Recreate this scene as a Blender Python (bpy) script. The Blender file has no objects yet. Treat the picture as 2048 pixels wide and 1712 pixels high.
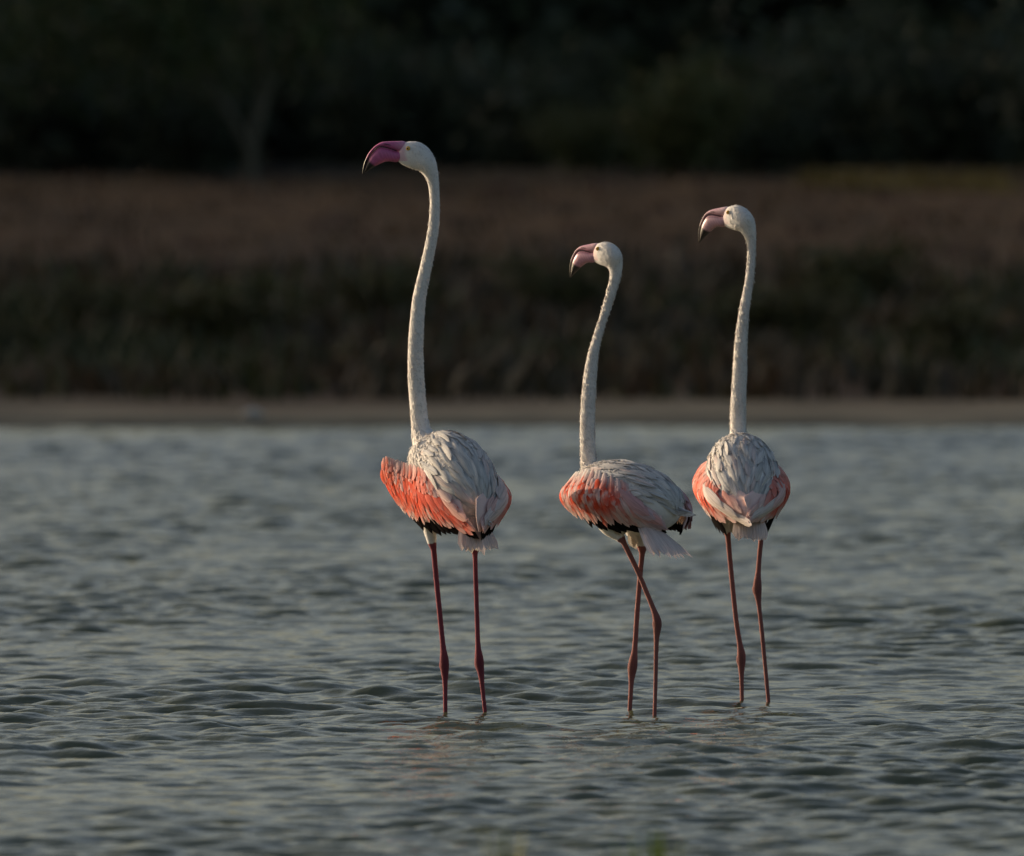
import bpy, math, random
import numpy as np
from mathutils import Vector, Matrix

R = math.radians
scene = bpy.context.scene
COL = scene.collection

# ------------------------------------------------------------------ camera
CAM_H = 1.5
cam_data = bpy.data.cameras.new("camera")
cam = bpy.data.objects.new("camera", cam_data)
COL.objects.link(cam)
cam.location = (0, 0, CAM_H)
cam.rotation_euler = (R(90 - 1.005), 0, 0)
cam_data.sensor_width = 36
cam_data.lens = 506
cam_data.clip_start = 0.5
cam_data.clip_end = 6000
cam_data.dof.use_dof = True
cam_data.dof.focus_distance = 39.95
cam_data.dof.aperture_fstop = 6.4
scene.camera = cam

# ------------------------------------------------------------------ light
SUN_EL, SUN_BEHIND = 13.0, 30.0          # low sun from the left, a little beyond the birds
EXPOSURE = 0.25
world = bpy.data.worlds.new("World")
scene.world = world
world.use_nodes = True
nt = world.node_tree
bg = nt.nodes["Background"]
sky = nt.nodes.new("ShaderNodeTexSky")
sky.sky_type = 'NISHITA'
sky.sun_disc = False
sky.sun_elevation = R(SUN_EL)
sky.sun_rotation = R(-(90 - SUN_BEHIND))
sky.air_density = 1.0
sky.dust_density = 5.0
sky.ozone_density = 1.0
nt.links.new(sky.outputs[0], bg.inputs[0])
bg.inputs[1].default_value = 0.115

sd = bpy.data.lights.new("sun", 'SUN')
sd.energy = 4.6
sd.angle = R(0.55)
sd.color = (1.0, 0.80, 0.56)
sun = bpy.data.objects.new("sun", sd)
COL.objects.link(sun)
to_sun = Vector((-math.cos(R(SUN_BEHIND)) * math.cos(R(SUN_EL)), math.sin(R(SUN_BEHIND)) * math.cos(R(SUN_EL)), math.sin(R(SUN_EL))))
sun.rotation_euler = to_sun.to_track_quat('Z', 'Y').to_euler()
sun.location = (-20, 10, 20)

scene.view_settings.view_transform = 'Standard'
scene.view_settings.look = 'None'
scene.view_settings.gamma = 1.0
scene.view_settings.use_curve_mapping = False
scene.view_settings.exposure = EXPOSURE
scene.render.engine = 'CYCLES'
scene.cycles.use_denoising = True
scene.cycles.max_bounces = 8
scene.cycles.use_adaptive_sampling = False

# ------------------------------------------------------------------ helpers
def link(o, parent=None):
    COL.objects.link(o)
    if parent is not None:
        o.parent = parent
    return o

def tag(o, label=None, category=None, group=None, kind=None):
    if label: o["label"] = label
    if category: o["category"] = category
    if group: o["group"] = group
    if kind: o["kind"] = kind
    return o

def fast_mesh(name, verts, quads, mat=None, smooth=True, tint=None, uv=None):
    """verts (n,3), quads (m,4) numpy arrays -> mesh; tint (n,3) colour attribute; uv (n,2)"""
    verts = np.asarray(verts, dtype=np.float32); quads = np.asarray(quads, dtype=np.int32)
    me = bpy.data.meshes.new(name)
    k = quads.shape[1]
    me.vertices.add(len(verts)); me.vertices.foreach_set("co", verts.ravel())
    me.loops.add(quads.size); me.loops.foreach_set("vertex_index", quads.ravel())
    me.polygons.add(len(quads))
    me.polygons.foreach_set("loop_start", np.arange(0, quads.size, k, dtype=np.int32))
    me.polygons.foreach_set("loop_total", np.full(len(quads), k, dtype=np.int32))
    if smooth:
        me.polygons.foreach_set("use_smooth", np.ones(len(quads), dtype=bool))
    me.update(calc_edges=True)
    if tint is not None:
        set_tint(me, tint)
    if uv is not None:
        l = me.uv_layers.new(name="UVMap")
        l.data.foreach_set("uv", np.asarray(uv, dtype=np.float32)[quads.ravel()].ravel())
    if mat: me.materials.append(mat)
    return me

def set_tint(me, tint):
    a = me.color_attributes.new("tint", 'FLOAT_COLOR', 'POINT')
    c = np.ones((len(me.vertices), 4), dtype=np.float32); c[:, :3] = np.asarray(tint)[:, :3]
    a.data.foreach_set("color", c.ravel())

def mobj(name, me, parent=None):
    return link(bpy.data.objects.new(name, me), parent)

def tube(points, radii, seg=14):
    """closed tapered tube through points; radii scalar or (a,b) -> verts, quads(tri caps as fan quads)"""
    P = np.array(points, dtype=float); n = len(P)
    T = np.gradient(P, axis=0); T /= np.linalg.norm(T, axis=1)[:, None] + 1e-12
    up = np.array([0, 1, 0.0]) if abs(T[0][1]) < 0.8 else np.array([1, 0, 0.0])
    vs = []
    a = np.cross(up, T[0]); a /= np.linalg.norm(a)
    ang = np.linspace(0, 2 * np.pi, seg, endpoint=False)
    for i in range(n):
        a = a - T[i] * np.dot(a, T[i]); a /= np.linalg.norm(a) + 1e-12
        b = np.cross(T[i], a)
        r = radii[i]
        ra, rb = (r if isinstance(r, (tuple, list)) else (r, r))
        vs.append(P[i] + np.outer(np.cos(ang) * ra, a) + np.outer(np.sin(ang) * rb, b))
    verts = np.concatenate(vs + [P[:1], P[-1:]])
    q = []
    for i in range(n - 1):
        for j in range(seg):
            k = (j + 1) % seg
            q.append((i * seg + j, i * seg + k, (i + 1) * seg + k, (i + 1) * seg + j))
    c0, c1 = n * seg, n * seg + 1
    faces = [tuple(x) for x in q]
    for j in range(seg):
        k = (j + 1) % seg
        faces.append((c0, k, j)); faces.append((c1, (n - 1) * seg + j, (n - 1) * seg + k))
    return [tuple(v) for v in verts], faces

def smooth_path(pts, sub=6):
    """Catmull-Rom through rows of equal-length tuples"""
    P = np.array(pts, dtype=float)
    P = np.vstack([2 * P[0] - P[1], P, 2 * P[-1] - P[-2]])
    out = []
    for i in range(1, len(P) - 2):
        for k in range(sub):
            t = k / sub
            p0, p1, p2, p3 = P[i - 1], P[i], P[i + 1], P[i + 2]
            out.append(0.5 * ((2 * p1) + (-p0 + p2) * t + (2 * p0 - 5 * p1 + 4 * p2 - p3) * t * t + (-p0 + 3 * p1 - 3 * p2 + p3) * t ** 3))
    out.append(P[-2])
    return np.array(out)

# ------------------------------------------------------------------ materials
def new_mat(name):
    m = bpy.data.materials.new(name); m.use_nodes = True
    n = m.node_tree.nodes; l = m.node_tree.links
    return m, n, l, n["Principled BSDF"], n["Material Output"]

def tint_mat(name, rough=0.7, translucent=0.0, streak=0.0, bump=0.0, bump_scale=300.0, sheen=0.0, spec=0.3, coat=0.0):
    m, n, l, b, out = new_mat(name)
    at = n.new("ShaderNodeAttribute"); at.attribute_name = "tint"
    col = at.outputs["Color"]
    if streak > 0:
        uv = n.new("ShaderNodeUVMap")
        mp = n.new("ShaderNodeMapping"); mp.inputs["Scale"].default_value = (9.0, 1.2, 1.0)
        l.new(uv.outputs[0], mp.inputs[0])
        oi = n.new("ShaderNodeObjectInfo")
        ad = n.new("ShaderNodeVectorMath"); ad.operation = 'ADD'
        l.new(mp.outputs[0], ad.inputs[0]); l.new(oi.outputs["Random"], ad.inputs[1])
        no = n.new("ShaderNodeTexNoise"); no.inputs["Scale"].default_value = 1.6; no.inputs["Detail"].default_value = 4
        l.new(ad.outputs[0], no.inputs["Vector"])
        mr = n.new("ShaderNodeMapRange"); mr.inputs[1].default_value = 0.3; mr.inputs[2].default_value = 0.7
        mr.inputs[3].default_value = 1.0 - streak; mr.inputs[4].default_value = 1.0 + streak * 0.5
        l.new(no.outputs[0], mr.inputs[0])
        mx = n.new("ShaderNodeMix"); mx.data_type = 'RGBA'; mx.blend_type = 'MULTIPLY'; mx.inputs[0].default_value = 1.0
        l.new(col, mx.inputs[6]); l.new(mr.outputs[0], mx.inputs[7])
        col = mx.outputs[2]
        if bump > 0:
            bp = n.new("ShaderNodeBump"); bp.inputs["Strength"].default_value = bump; bp.inputs["Distance"].default_value = 0.002
            l.new(no.outputs[0], bp.inputs["Height"]); l.new(bp.outputs[0], b.inputs["Normal"])
    elif bump > 0:
        tc = n.new("ShaderNodeTexCoord")
        no = n.new("ShaderNodeTexNoise"); no.inputs["Scale"].default_value = bump_scale; no.inputs["Detail"].default_value = 3
        l.new(tc.outputs["Object"], no.inputs["Vector"])
        bp = n.new("ShaderNodeBump"); bp.inputs["Strength"].default_value = bump; bp.inputs["Distance"].default_value = 0.002
        l.new(no.outputs[0], bp.inputs["Height"]); l.new(bp.outputs[0], b.inputs["Normal"])
    l.new(col, b.inputs["Base Color"])
    b.inputs["Roughness"].default_value = rough
    b.inputs["Specular IOR Level"].default_value = spec
    b.inputs["Sheen Weight"].default_value = sheen
    b.inputs["Coat Weight"].default_value = coat
    if translucent > 0:
        tr = n.new("ShaderNodeBsdfTranslucent"); l.new(col, tr.inputs[0])
        ms = n.new("ShaderNodeMixShader"); ms.inputs[0].default_value = translucent
        l.new(b.outputs[0], ms.inputs[1]); l.new(tr.outputs[0], ms.inputs[2]); l.new(ms.outputs[0], out.inputs[0])
    return m

M_BODY = tint_mat("short_plumage", rough=0.85, bump=0.55, bump_scale=240, sheen=0.15, spec=0.15)
M_FEATHER = tint_mat("feather", rough=0.7, translucent=0.16, streak=0.34, bump=0.6, sheen=0.0, spec=0.12)
M_BLACK = tint_mat("black_feather", rough=1.0, spec=0.0)
M_BILL = tint_mat("bill_horn", rough=0.42, spec=0.5, bump=0.12, bump_scale=150)
M_DOWN = tint_mat("down", rough=0.9, translucent=0.2, spec=0.1)
M_LEAF = tint_mat("leaf", rough=0.55, translucent=0.2, spec=0.3)
M_BARK = tint_mat("bark", rough=0.9, bump=0.6, bump_scale=12, spec=0.2)

def flat_mat(name, c, rough=0.4, spec=0.5):
    m, n, l, b, out = new_mat(name)
    b.inputs["Base Color"].default_value = (*c, 1); b.inputs["Roughness"].default_value = rough
    b.inputs["Specular IOR Level"].default_value = spec
    return m
M_IRIS = flat_mat("iris_yellow", (0.75, 0.42, 0.08), 0.15)
M_PUPIL = flat_mat("pupil_black", (0.01, 0.01, 0.01), 0.1)
M_DARK = flat_mat("dark_slit", (0.05, 0.012, 0.03), 0.6)

# ------------------------------------------------------------------ terrain
prof_y = np.array([-2000, -60, -5, 5, 10, 12.5, 15, 20, 80, 84, 85.9, 86.25, 90, 92, 97, 104, 110, 130, 150, 200, 400, 2500], float)
prof_z = np.array([3.0, .6, .35, .3, .12, 0.0, -.12, -.18, -.18, -.12, -.012, .026, .045, .08, .26, .52, .74, 1.14, 1.46, 1.8, 3.0, 12.0], float)
def terrain_z(x, y, rough=True):
    x = np.asarray(x, float); y = np.asarray(y, float)
    shore = 0.18 * np.sin(x * 0.45 + .6) + .12 * np.sin(x * 1.3 + 2) if rough else 0
    z = np.interp(y - np.where(np.abs(y - 87) < 6, shore, 0), prof_y, prof_z)
    if rough:
        amp = np.clip((y - 91) / 20, 0, 1) * 0.05
        z = z + amp * (np.sin(x * 1.1 + y * .35) + np.sin(x * .47 - y * .8 + 1) + .6 * np.sin(x * 2.3 + y * 1.7))
    return z

def build_terrain():
    ys = np.concatenate([[-2000, -600, -200, -60, -20], np.arange(-8, 24, 1.0), np.arange(24, 82, 2.0), np.arange(82, 96, .15),
                         np.arange(96, 160, .6), np.arange(160, 260, 5), [300, 400, 600, 1000, 1700, 2500]])
    xi = np.arange(-14, 14.01, .35)
    xo = np.array([16, 20, 28, 40, 60, 100, 200, 500, 1200, 2200])
    xs = np.concatenate([-xo[::-1], xi, xo])
    X, Y = np.meshgrid(xs, ys)
    Z = terrain_z(X, Y)
    nx, ny = len(xs), len(ys)
    idx = np.arange(nx * ny).reshape(ny, nx)
    q = np.stack([idx[:-1, :-1], idx[:-1, 1:], idx[1:, 1:], idx[1:, :-1]], -1).reshape(-1, 4)
    m, n, l, b, out = new_mat("earth")
    tc = n.new("ShaderNodeTexCoord")
    sx = n.new("ShaderNodeSeparateXYZ"); l.new(tc.outputs["Object"], sx.inputs[0])
    def noise(scale, detail=4):
        t = n.new("ShaderNodeTexNoise"); t.inputs["Scale"].default_value = scale; t.inputs["Detail"].default_value = detail
        l.new(tc.outputs["Object"], t.inputs["Vector"]); return t.outputs[0]
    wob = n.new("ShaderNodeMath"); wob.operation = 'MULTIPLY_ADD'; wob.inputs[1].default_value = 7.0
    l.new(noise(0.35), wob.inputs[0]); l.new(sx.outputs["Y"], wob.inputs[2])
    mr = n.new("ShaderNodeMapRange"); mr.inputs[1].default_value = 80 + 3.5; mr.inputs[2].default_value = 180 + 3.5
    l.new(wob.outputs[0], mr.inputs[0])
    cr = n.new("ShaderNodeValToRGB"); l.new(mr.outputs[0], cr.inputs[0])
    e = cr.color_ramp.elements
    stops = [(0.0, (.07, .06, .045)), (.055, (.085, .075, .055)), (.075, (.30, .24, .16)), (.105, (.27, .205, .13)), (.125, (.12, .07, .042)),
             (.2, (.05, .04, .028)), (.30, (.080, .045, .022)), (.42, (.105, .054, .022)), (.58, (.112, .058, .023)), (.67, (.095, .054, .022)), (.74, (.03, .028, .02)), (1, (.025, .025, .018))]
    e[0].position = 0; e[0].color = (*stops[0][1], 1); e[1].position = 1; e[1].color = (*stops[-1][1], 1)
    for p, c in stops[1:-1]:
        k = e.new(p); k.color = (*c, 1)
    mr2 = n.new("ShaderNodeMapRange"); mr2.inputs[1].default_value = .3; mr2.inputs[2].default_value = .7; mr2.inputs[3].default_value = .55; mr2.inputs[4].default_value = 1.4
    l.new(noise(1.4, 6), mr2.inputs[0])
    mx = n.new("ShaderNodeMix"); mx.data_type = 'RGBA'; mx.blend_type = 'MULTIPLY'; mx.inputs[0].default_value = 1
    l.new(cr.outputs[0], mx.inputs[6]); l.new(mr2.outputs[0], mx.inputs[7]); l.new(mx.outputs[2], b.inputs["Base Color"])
    b.inputs["Roughness"].default_value = .95; b.inputs["Specular IOR Level"].default_value = .15
    bp = n.new("ShaderNodeBump"); bp.inputs["Strength"].default_value = .5; bp.inputs["Distance"].default_value = .05
    l.new(noise(6, 5), bp.inputs["Height"]); l.new(bp.outputs[0], b.inputs["Normal"])
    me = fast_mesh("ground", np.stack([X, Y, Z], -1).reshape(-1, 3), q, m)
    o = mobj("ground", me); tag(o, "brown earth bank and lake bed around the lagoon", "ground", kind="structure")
build_terrain()

# ------------------------------------------------------------------ water
def wave_height(X, Y):
    rng = np.random.default_rng(11)
    H = np.zeros_like(X); 
    patch = 0.78 + 0.20 * np.sin(X * .55 + Y * .22 + 1) * np.sin(Y * .31 + .4) + .16 * np.sin(X * 1.7 - Y * .6 + 2.2)
    for i in range(110):
        lam = 0.06 * (0.54 / 0.06) ** rng.random()
        th = rng.normal(0, 0.42)
        k = 2 * np.pi / lam
        a = 0.00096 * (lam / 0.14) ** 0.85 * (0.45 + rng.random())
        ph = rng.random() * 6.283
        arg = k * (X * np.sin(th) + Y * np.cos(th)) + ph
        H += a * (np.sin(arg) + 0.22 * np.cos(2 * arg))
    return H * patch

def build_water():
    rows = [12.0, 18.0, 24.0]
    y = 27.0
    while y < 87.2:
        rows.append(y); y += 0.0175 * (y / 40.0) ** 1.4
    ys = np.array(rows)
    nin = 230
    u = np.linspace(-1, 1, nin)
    hw = 0.054 * np.clip(ys, 27, 90)
    Xin = hw[:, None] * u[None, :]
    g = np.linspace(0, 1, 64)[1:]
    med = 9.0 * (0.15 * g + 0.85 * g ** 2)                         # coarser columns outward, in metres beyond the fine part
    outer = np.concatenate([med, [14, 30, 80, 300]])
    Xl = -(hw[:, None] + outer[::-1][None, :]); Xr = hw[:, None] + outer[None, :]
    X = np.concatenate([Xl, Xin, Xr], 1)
    Y = np.repeat(ys[:, None], X.shape[1], 1)
    beyond = np.abs(X) - hw[:, None]
    fade = np.clip(1 - beyond / 8.0, 0, 1) ** 1.3 * np.clip((Y - 25) / 3.0, 0, 1) * np.clip((87.2 - Y) / 6, 0.1, 1)
    calm = 1 - np.clip(1 - beyond / 8.0, 0, 1) ** 1.3 * np.clip((Y - 25) / 3.0, 0, 1)
    Z = wave_height(X, Y) * fade
    ny, nx = X.shape
    idx = np.arange(nx * ny).reshape(ny, nx)
    q = np.stack([idx[:-1, :-1], idx[:-1, 1:], idx[1:, 1:], idx[1:, :-1]], -1).reshape(-1, 4)
    m, n, l, b, out = new_mat("lagoon_water")
    b.inputs["Base Color"].default_value = (.068, .078, .043, 1)
    b.inputs["Roughness"].default_value = .06
    b.inputs["IOR"].default_value = 1.333
    b.inputs["Specular IOR Level"].default_value = .5
    tc = n.new("ShaderNodeTexCoord")
    mp = n.new("ShaderNodeMapping"); mp.inputs["Scale"].default_value = (1.0, 1.7, 1.0)
    l.new(tc.outputs["Object"], mp.inputs[0])
    no = n.new("ShaderNodeTexNoise"); no.inputs["Scale"].default_value = 22; no.inputs["Detail"].default_value = 3; no.inputs["Roughness"].default_value = .55
    l.new(mp.outputs[0], no.inputs["Vector"])
    bp = n.new("ShaderNodeBump"); bp.inputs["Strength"].default_value = .5; bp.inputs["Distance"].default_value = .006
    l.new(no.outputs[0], bp.inputs["Height"]); l.new(bp.outputs[0], b.inputs["Normal"])
    # broader ripples carried by the surface relief where the sheet is coarse
    at = n.new("ShaderNodeAttribute"); at.attribute_name = "calm"
    n2 = n.new("ShaderNodeTexNoise"); n2.inputs["Scale"].default_value = 4.5; n2.inputs["Detail"].default_value = 4
    l.new(mp.outputs[0], n2.inputs["Vector"])
    bp2 = n.new("ShaderNodeBump"); bp2.inputs["Distance"].default_value = .085
    ml = n.new("ShaderNodeMath"); ml.operation = 'MULTIPLY'; ml.inputs[1].default_value = 1.0
    l.new(at.outputs["Fac"], ml.inputs[0]); l.new(ml.outputs[0], bp2.inputs["Strength"])
    l.new(n2.outputs[0], bp2.inputs["Height"]); l.new(bp.outputs[0], bp2.inputs["Normal"]); l.new(bp2.outputs[0], b.inputs["Normal"])
    me = fast_mesh("water", np.stack([X, Y, Z], -1).reshape(-1, 3), q, m)
    ca = me.attributes.new("calm", 'FLOAT', 'POINT'); ca.data.foreach_set("value", calm.astype(np.float32).ravel())
    o = mobj("water", me); tag(o, "rippled grey green lagoon water", "water", kind="structure")
build_water()

# ------------------------------------------------------------------ vegetation
def leaf_cloud(rng, centers, sizes, tints, aspect=0.55, up_bias=0.0):
    """one diamond-ish quad per centre, random orientation"""
    n = len(centers)
    d = rng.normal(size=(n, 3)); d[:, 2] += up_bias; d /= np.linalg.norm(d, axis=1)[:, None]
    e = rng.normal(size=(n, 3)); e -= d * (e * d).sum(1)[:, None]; e /= np.linalg.norm(e, axis=1)[:, None]
    f = np.cross(d, e)
    L = sizes[:, None] * d; W = sizes[:, None] * aspect * .5 * e; B = f * sizes[:, None] * .08
    v = np.stack([centers, centers + L * .5 + W + B, centers + L, centers + L * .5 - W + B], 1).reshape(-1, 3)
    q = np.arange(4 * n).reshape(n, 4)
    return v, q, np.repeat(tints, 4, 0)

def branchy(rng, height, spread, trunk_r, fork_at, n_limb, low):
    """trunk + limbs: list of (points, radii); returns limb tips for the crown"""
    tubes = []
    lean = rng.normal(0, .04, 2)
    tp = [(0, 0, -.3)]
    for k in range(1, 7):
        z = height * .72 * k / 6
        tp.append((lean[0] * z + rng.normal(0, .05) * k * .3, lean[1] * z + rng.normal(0, .05) * k * .3, z))
    tubes.append((tp, [trunk_r * (1 - .12 * k) for k in range(7)]))
    tips = []
    for i in range(n_limb):
        f = fork_at + (1 - fork_at) * (i / max(1, n_limb - 1)) * .95
        z0 = height * .72 * f
        k = min(5, int(f * 6)); a = np.array(tp[k]); c = np.array(tp[k + 1]); w = f * 6 - k
        p0 = a + (c - a) * min(1, w)
        an = i * 2.4 + rng.normal(0, .4)
        reach = spread * (1 - .45 * f) * (.7 + .5 * rng.random())
        pts = []
        for j in range(5):
            t = j / 4
            pts.append(tuple(p0 + np.array([math.cos(an) * reach * t, math.sin(an) * reach * t, reach * (.55 * t - low * t * t)]) + rng.normal(0, .05 * reach, 3) * t))
        r0 = trunk_r * .42 * (1 - .5 * f)
        tubes.append((pts, [r0 * (1 - .2 * j) for j in range(5)]))
        tips += [np.array(p) for p in pts[2:]]
    tips.append(np.array(tp[-1]))
    return tubes, tips

def tree_meshes(name, seed, height, spread, trunk_r, fork_at, n_limb, n_leaf, leaf, low, greens, clump):
    rng = np.random.default_rng(seed)
    tubes, tips = branchy(rng, height, spread, trunk_r, fork_at, n_limb, low)
    V, F = [], []
    for pts, rad in tubes:
        v, f = tube(pts, rad, 8)
        o = len(V); V += v; F += [tuple(i + o for i in ff) for ff in f]
    me = bpy.data.meshes.new(name + "_trunk"); me.from_pydata(V, [], F); me.materials.append(M_BARK)
    for p in me.polygons: p.use_smooth = True
    set_tint(me, np.tile([.085, .07, .05], (len(V), 1)) * (0.8 + .4 * rng.random((len(V), 1))))
    T = np.array(tips)
    k = rng.integers(0, len(T), n_leaf)
    C = T[k] + rng.normal(0, 1, (n_leaf, 3)) * clump * np.array([1, 1, .7])
    C[:, 2] = np.maximum(C[:, 2], .15)
    g = np.array(greens); tint = g[rng.integers(0, len(g), n_leaf)] * (0.75 + .5 * rng.random((n_leaf, 1)))
    v, q, tn = leaf_cloud(rng, C, leaf * (.6 + .8 * rng.random(n_leaf)), tint)
    crown = fast_mesh(name + "_crown", v, q, M_LEAF, smooth=False, tint=tn)
    return me, crown

GREENS = [(.045, .075, .022), (.06, .085, .025), (.035, .06, .02), (.07, .08, .03)]
DARKG = [(.062, .074, .042), (.075, .088, .045), (.055, .064, .04)]
OLIVE = [(.09, .10, .03), (.075, .095, .03), (.10, .095, .035)]

def place_plant(name, meshes, x, y, rz, sc, label, category, group=None, parts=("trunk", "crown")):
    e = bpy.data.objects.new(name, None); link(e)
    e.location = (x, y, float(terrain_z(x, y))); e.rotation_euler = (0, 0, rz); e.scale = (sc, sc, sc)
    for p, me in zip(parts, meshes):
        mobj(p, me, e)
    return tag(e, label, category, group)

wood_a = tree_meshes("wood_a", 3, 6.5, 3.8, .22, .06, 16, 9000, .30, .62, DARKG, .85)
wood_b = tree_meshes("wood_b", 4, 7.5, 4.0, .26, .05, 18, 9500, .32, .68, DARKG, .9)
rng = np.random.default_rng(5)
k = 0
for row, (yy, step, off) in enumerate([(163, 4.2, 0.0), (171, 4.4, 2.2), (181, 4.8, 1.0)]):
    for i in range(-5, 6):
        x = i * step + off + rng.normal(0, .5)
        place_plant("broadleaf_tree", wood_a if (i + row) % 2 else wood_b, x, yy + rng.normal(0, 1.0), rng.random() * 6.28, .9 + .3 * rng.random(),
                    "dark leafy tree in the shadowed wood behind the brown bank", "tree", "trees of the wood behind the bank")
        k += 1
# unseen taller trees, added so that their shade falls over the bank
tall = tree_meshes("shade_wood", 8, 19, 5.4, .34, .10, 22, 8000, .55, .5, GREENS, 1.25)
for col_i, xx in enumerate((-37, -47, -58)):
    for i in range(16):
        place_plant("added_shade_tree", tall, xx + rng.normal(0, .8), 101 + i * 7.0 + col_i * 3.4 + rng.normal(0, .7), rng.random() * 6.28, .9 + .22 * rng.random(),
                    "unseen tall spreading tree added to shade the far bank", "tree", "unseen tall trees added to shade the far bank")

# forked small tree at the edge of the wood
def forked_tree():
    rng = np.random.default_rng(21)
    paths = [([(0, 0, -.2), (.02, 0, .3), (.08, .02, .62), (.16, .05, 1.0)], [.075, .062, .055, .05]),
             ([(.08, .02, .6), (.25, .1, 1.05), (.45, .1, 1.5), (.75, .2, 2.0), (1.0, .2, 2.5)], [.045, .04, .033, .025, .015]),
             ([(.02, 0, .3), (-.28, -.1, .85), (-.6, -.1, 1.25), (-1.1, -.2, 1.7), (-1.7, -.2, 2.1)], [.045, .04, .033, .026, .014]),
             ([(.16, .05, 1.0), (.12, 0, 1.5), (-.1, .1, 2.1), (-.2, .1, 2.8), (-.1, 0, 3.4)], [.045, .04, .033, .025, .012]),
             ([(-.28, -.1, .85), (-.75, .2, 1.0), (-1.3, .3, 1.25), (-1.9, .3, 1.4)], [.028, .024, .018, .01])]
    V, F = [], []
    tips = []
    for p, r in paths:
        sp = smooth_path([(*a, b) for a, b in zip(p, r)], 4)
        v, f = tube(sp[:, :3], list(sp[:, 3]), 8)
        o = len(V); V += v; F += [tuple(i + o for i in ff) for ff in f]
        tips += [np.array(q) for q in p[2:]] if len(p) > 4 or p[0][0] < -.1 else []
    me = bpy.data.meshes.new("forked_trunk"); me.from_pydata(V, [], F); me.materials.append(M_BARK)
    for p in me.polygons: p.use_smooth = True
    set_tint(me, np.tile([.13, .115, .08], (len(V), 1)))
    T = np.array(tips + [(-2.2, 0, 1.75), (-2.6, .2, 1.3), (-1.5, 0, 2.5), (.6, .2, 3.0), (1.3, .2, 2.9), (-.6, .1, 3.2), (-1.9, 0, 3.0), (-.9, 0, 1.7)])
    n = 5200
    C = T[rng.integers(0, len(T), n)] + rng.normal(0, 1, (n, 3)) * np.array([.36, .36, .22])
    tint = np.array(GREENS + OLIVE[:1])[rng.integers(0, 5, n)] * (.8 + .5 * rng.random((n, 1)))
    v, q, tn = leaf_cloud(rng, C, .12 * (.6 + .8 * rng.random(n)), tint)
    return me, fast_mesh("forked_crown", v, q, M_LEAF, smooth=False, tint=tn)
place_plant("forked_tree", forked_tree(), -2.72, 149, 0, 1.0, "small forked tree with pale slanting trunk in front of the dark wood", "tree")

def shrub_mesh(name, seed, w, h, n, leaf, greens, d=None):
    rng = np.random.default_rng(seed)
    V, F = [], []
    nodes = []
    for i in range(9):
        an = i * 2.4 + rng.normal(0, .3); rr = w * .5 * (.25 + .7 * rng.random()); hh = h * (.55 + .45 * rng.random())
        pts = [(0, 0, -.1), (math.cos(an) * rr * .3, math.sin(an) * rr * .3, hh * .4), (math.cos(an) * rr * .7, math.sin(an) * rr * .7, hh * .75), (math.cos(an) * rr, math.sin(an) * rr, hh)]
        v, f = tube(pts, [.022, .018, .012, .006], 6)
        o = len(V); V += v; F += [tuple(i + o for i in ff) for ff in f]
        nodes += pts[1:]
    me = bpy.data.meshes.new(name + "_stems"); me.from_pydata(V, [], F); me.materials.append(M_BARK)
    set_tint(me, np.tile([.07, .055, .04], (len(V), 1)))
    T = np.array(nodes)
    C = T[rng.integers(0, len(T), n)] + rng.normal(0, 1, (n, 3)) * np.array([w * .13, w * .13, h * .13])
    C[:, 2] = np.abs(C[:, 2])
    g = np.array(greens); tint = g[rng.integers(0, len(g), n)] * (.75 + .5 * rng.random((n, 1)))
    v, q, tn = leaf_cloud(rng, C, leaf * (.6 + .8 * rng.random(n)), tint)
    return me, fast_mesh(name + "_leaves", v, q, M_LEAF, smooth=False, tint=tn)

olive_shrub = shrub_mesh("olive_shrub", 31, 1.5, 1.05, 2200, .11, OLIVE)
low_shrub = shrub_mesh("low_shrub", 32, 1.2, .55, 1500, .10, [(.085, .082, .028), (.07, .072, .026), (.095, .075, .03)])
dark_shrub = shrub_mesh("dark_shrub", 33, 2.2, 1.7, 2600, .16, DARKG)
SP = ("stem", "foliage")
place_plant("olive_shrub", olive_shrub, 1.75, 150.5, .3, 1.0, "olive green rounded shrub on the bank edge before the dark wood", "shrub", None, SP)
place_plant("olive_shrub", olive_shrub, 0.75, 151.5, 2.3, .62, "smaller olive shrub beside a bigger one at the edge of the wood", "shrub", None, SP)
for x, y, sc in ((-6.3, 152, 1), (-4.8, 155, 1.1), (-1.2, 156, .9), (0.2, 154.5, .8), (3.2, 156, 1.0), (4.6, 154, .9), (6.0, 153, 1.1), (2.6, 153, .7), (-3.4, 153.5, .75)):
    place_plant("undergrowth_shrub", dark_shrub, x, y, x * 2.1, sc, "dark undergrowth shrub at the foot of the wood", "shrub", "undergrowth at the foot of the wood", SP)
for x, y, sc in ((-1.95, 98, .8), (-.9, 101, .7), (-2.9, 100, .6), (1.9, 99, .75), (3.0, 97.5, .6), (.3, 103, .7), (-3.4, 97, .5), (2.5, 103, .8)):
    place_plant("low_bush", low_shrub, x, y, x * 1.7, sc, "low green bush among the dark plants above the muddy shore", "bush", "low bushes above the muddy shore", SP)

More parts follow.
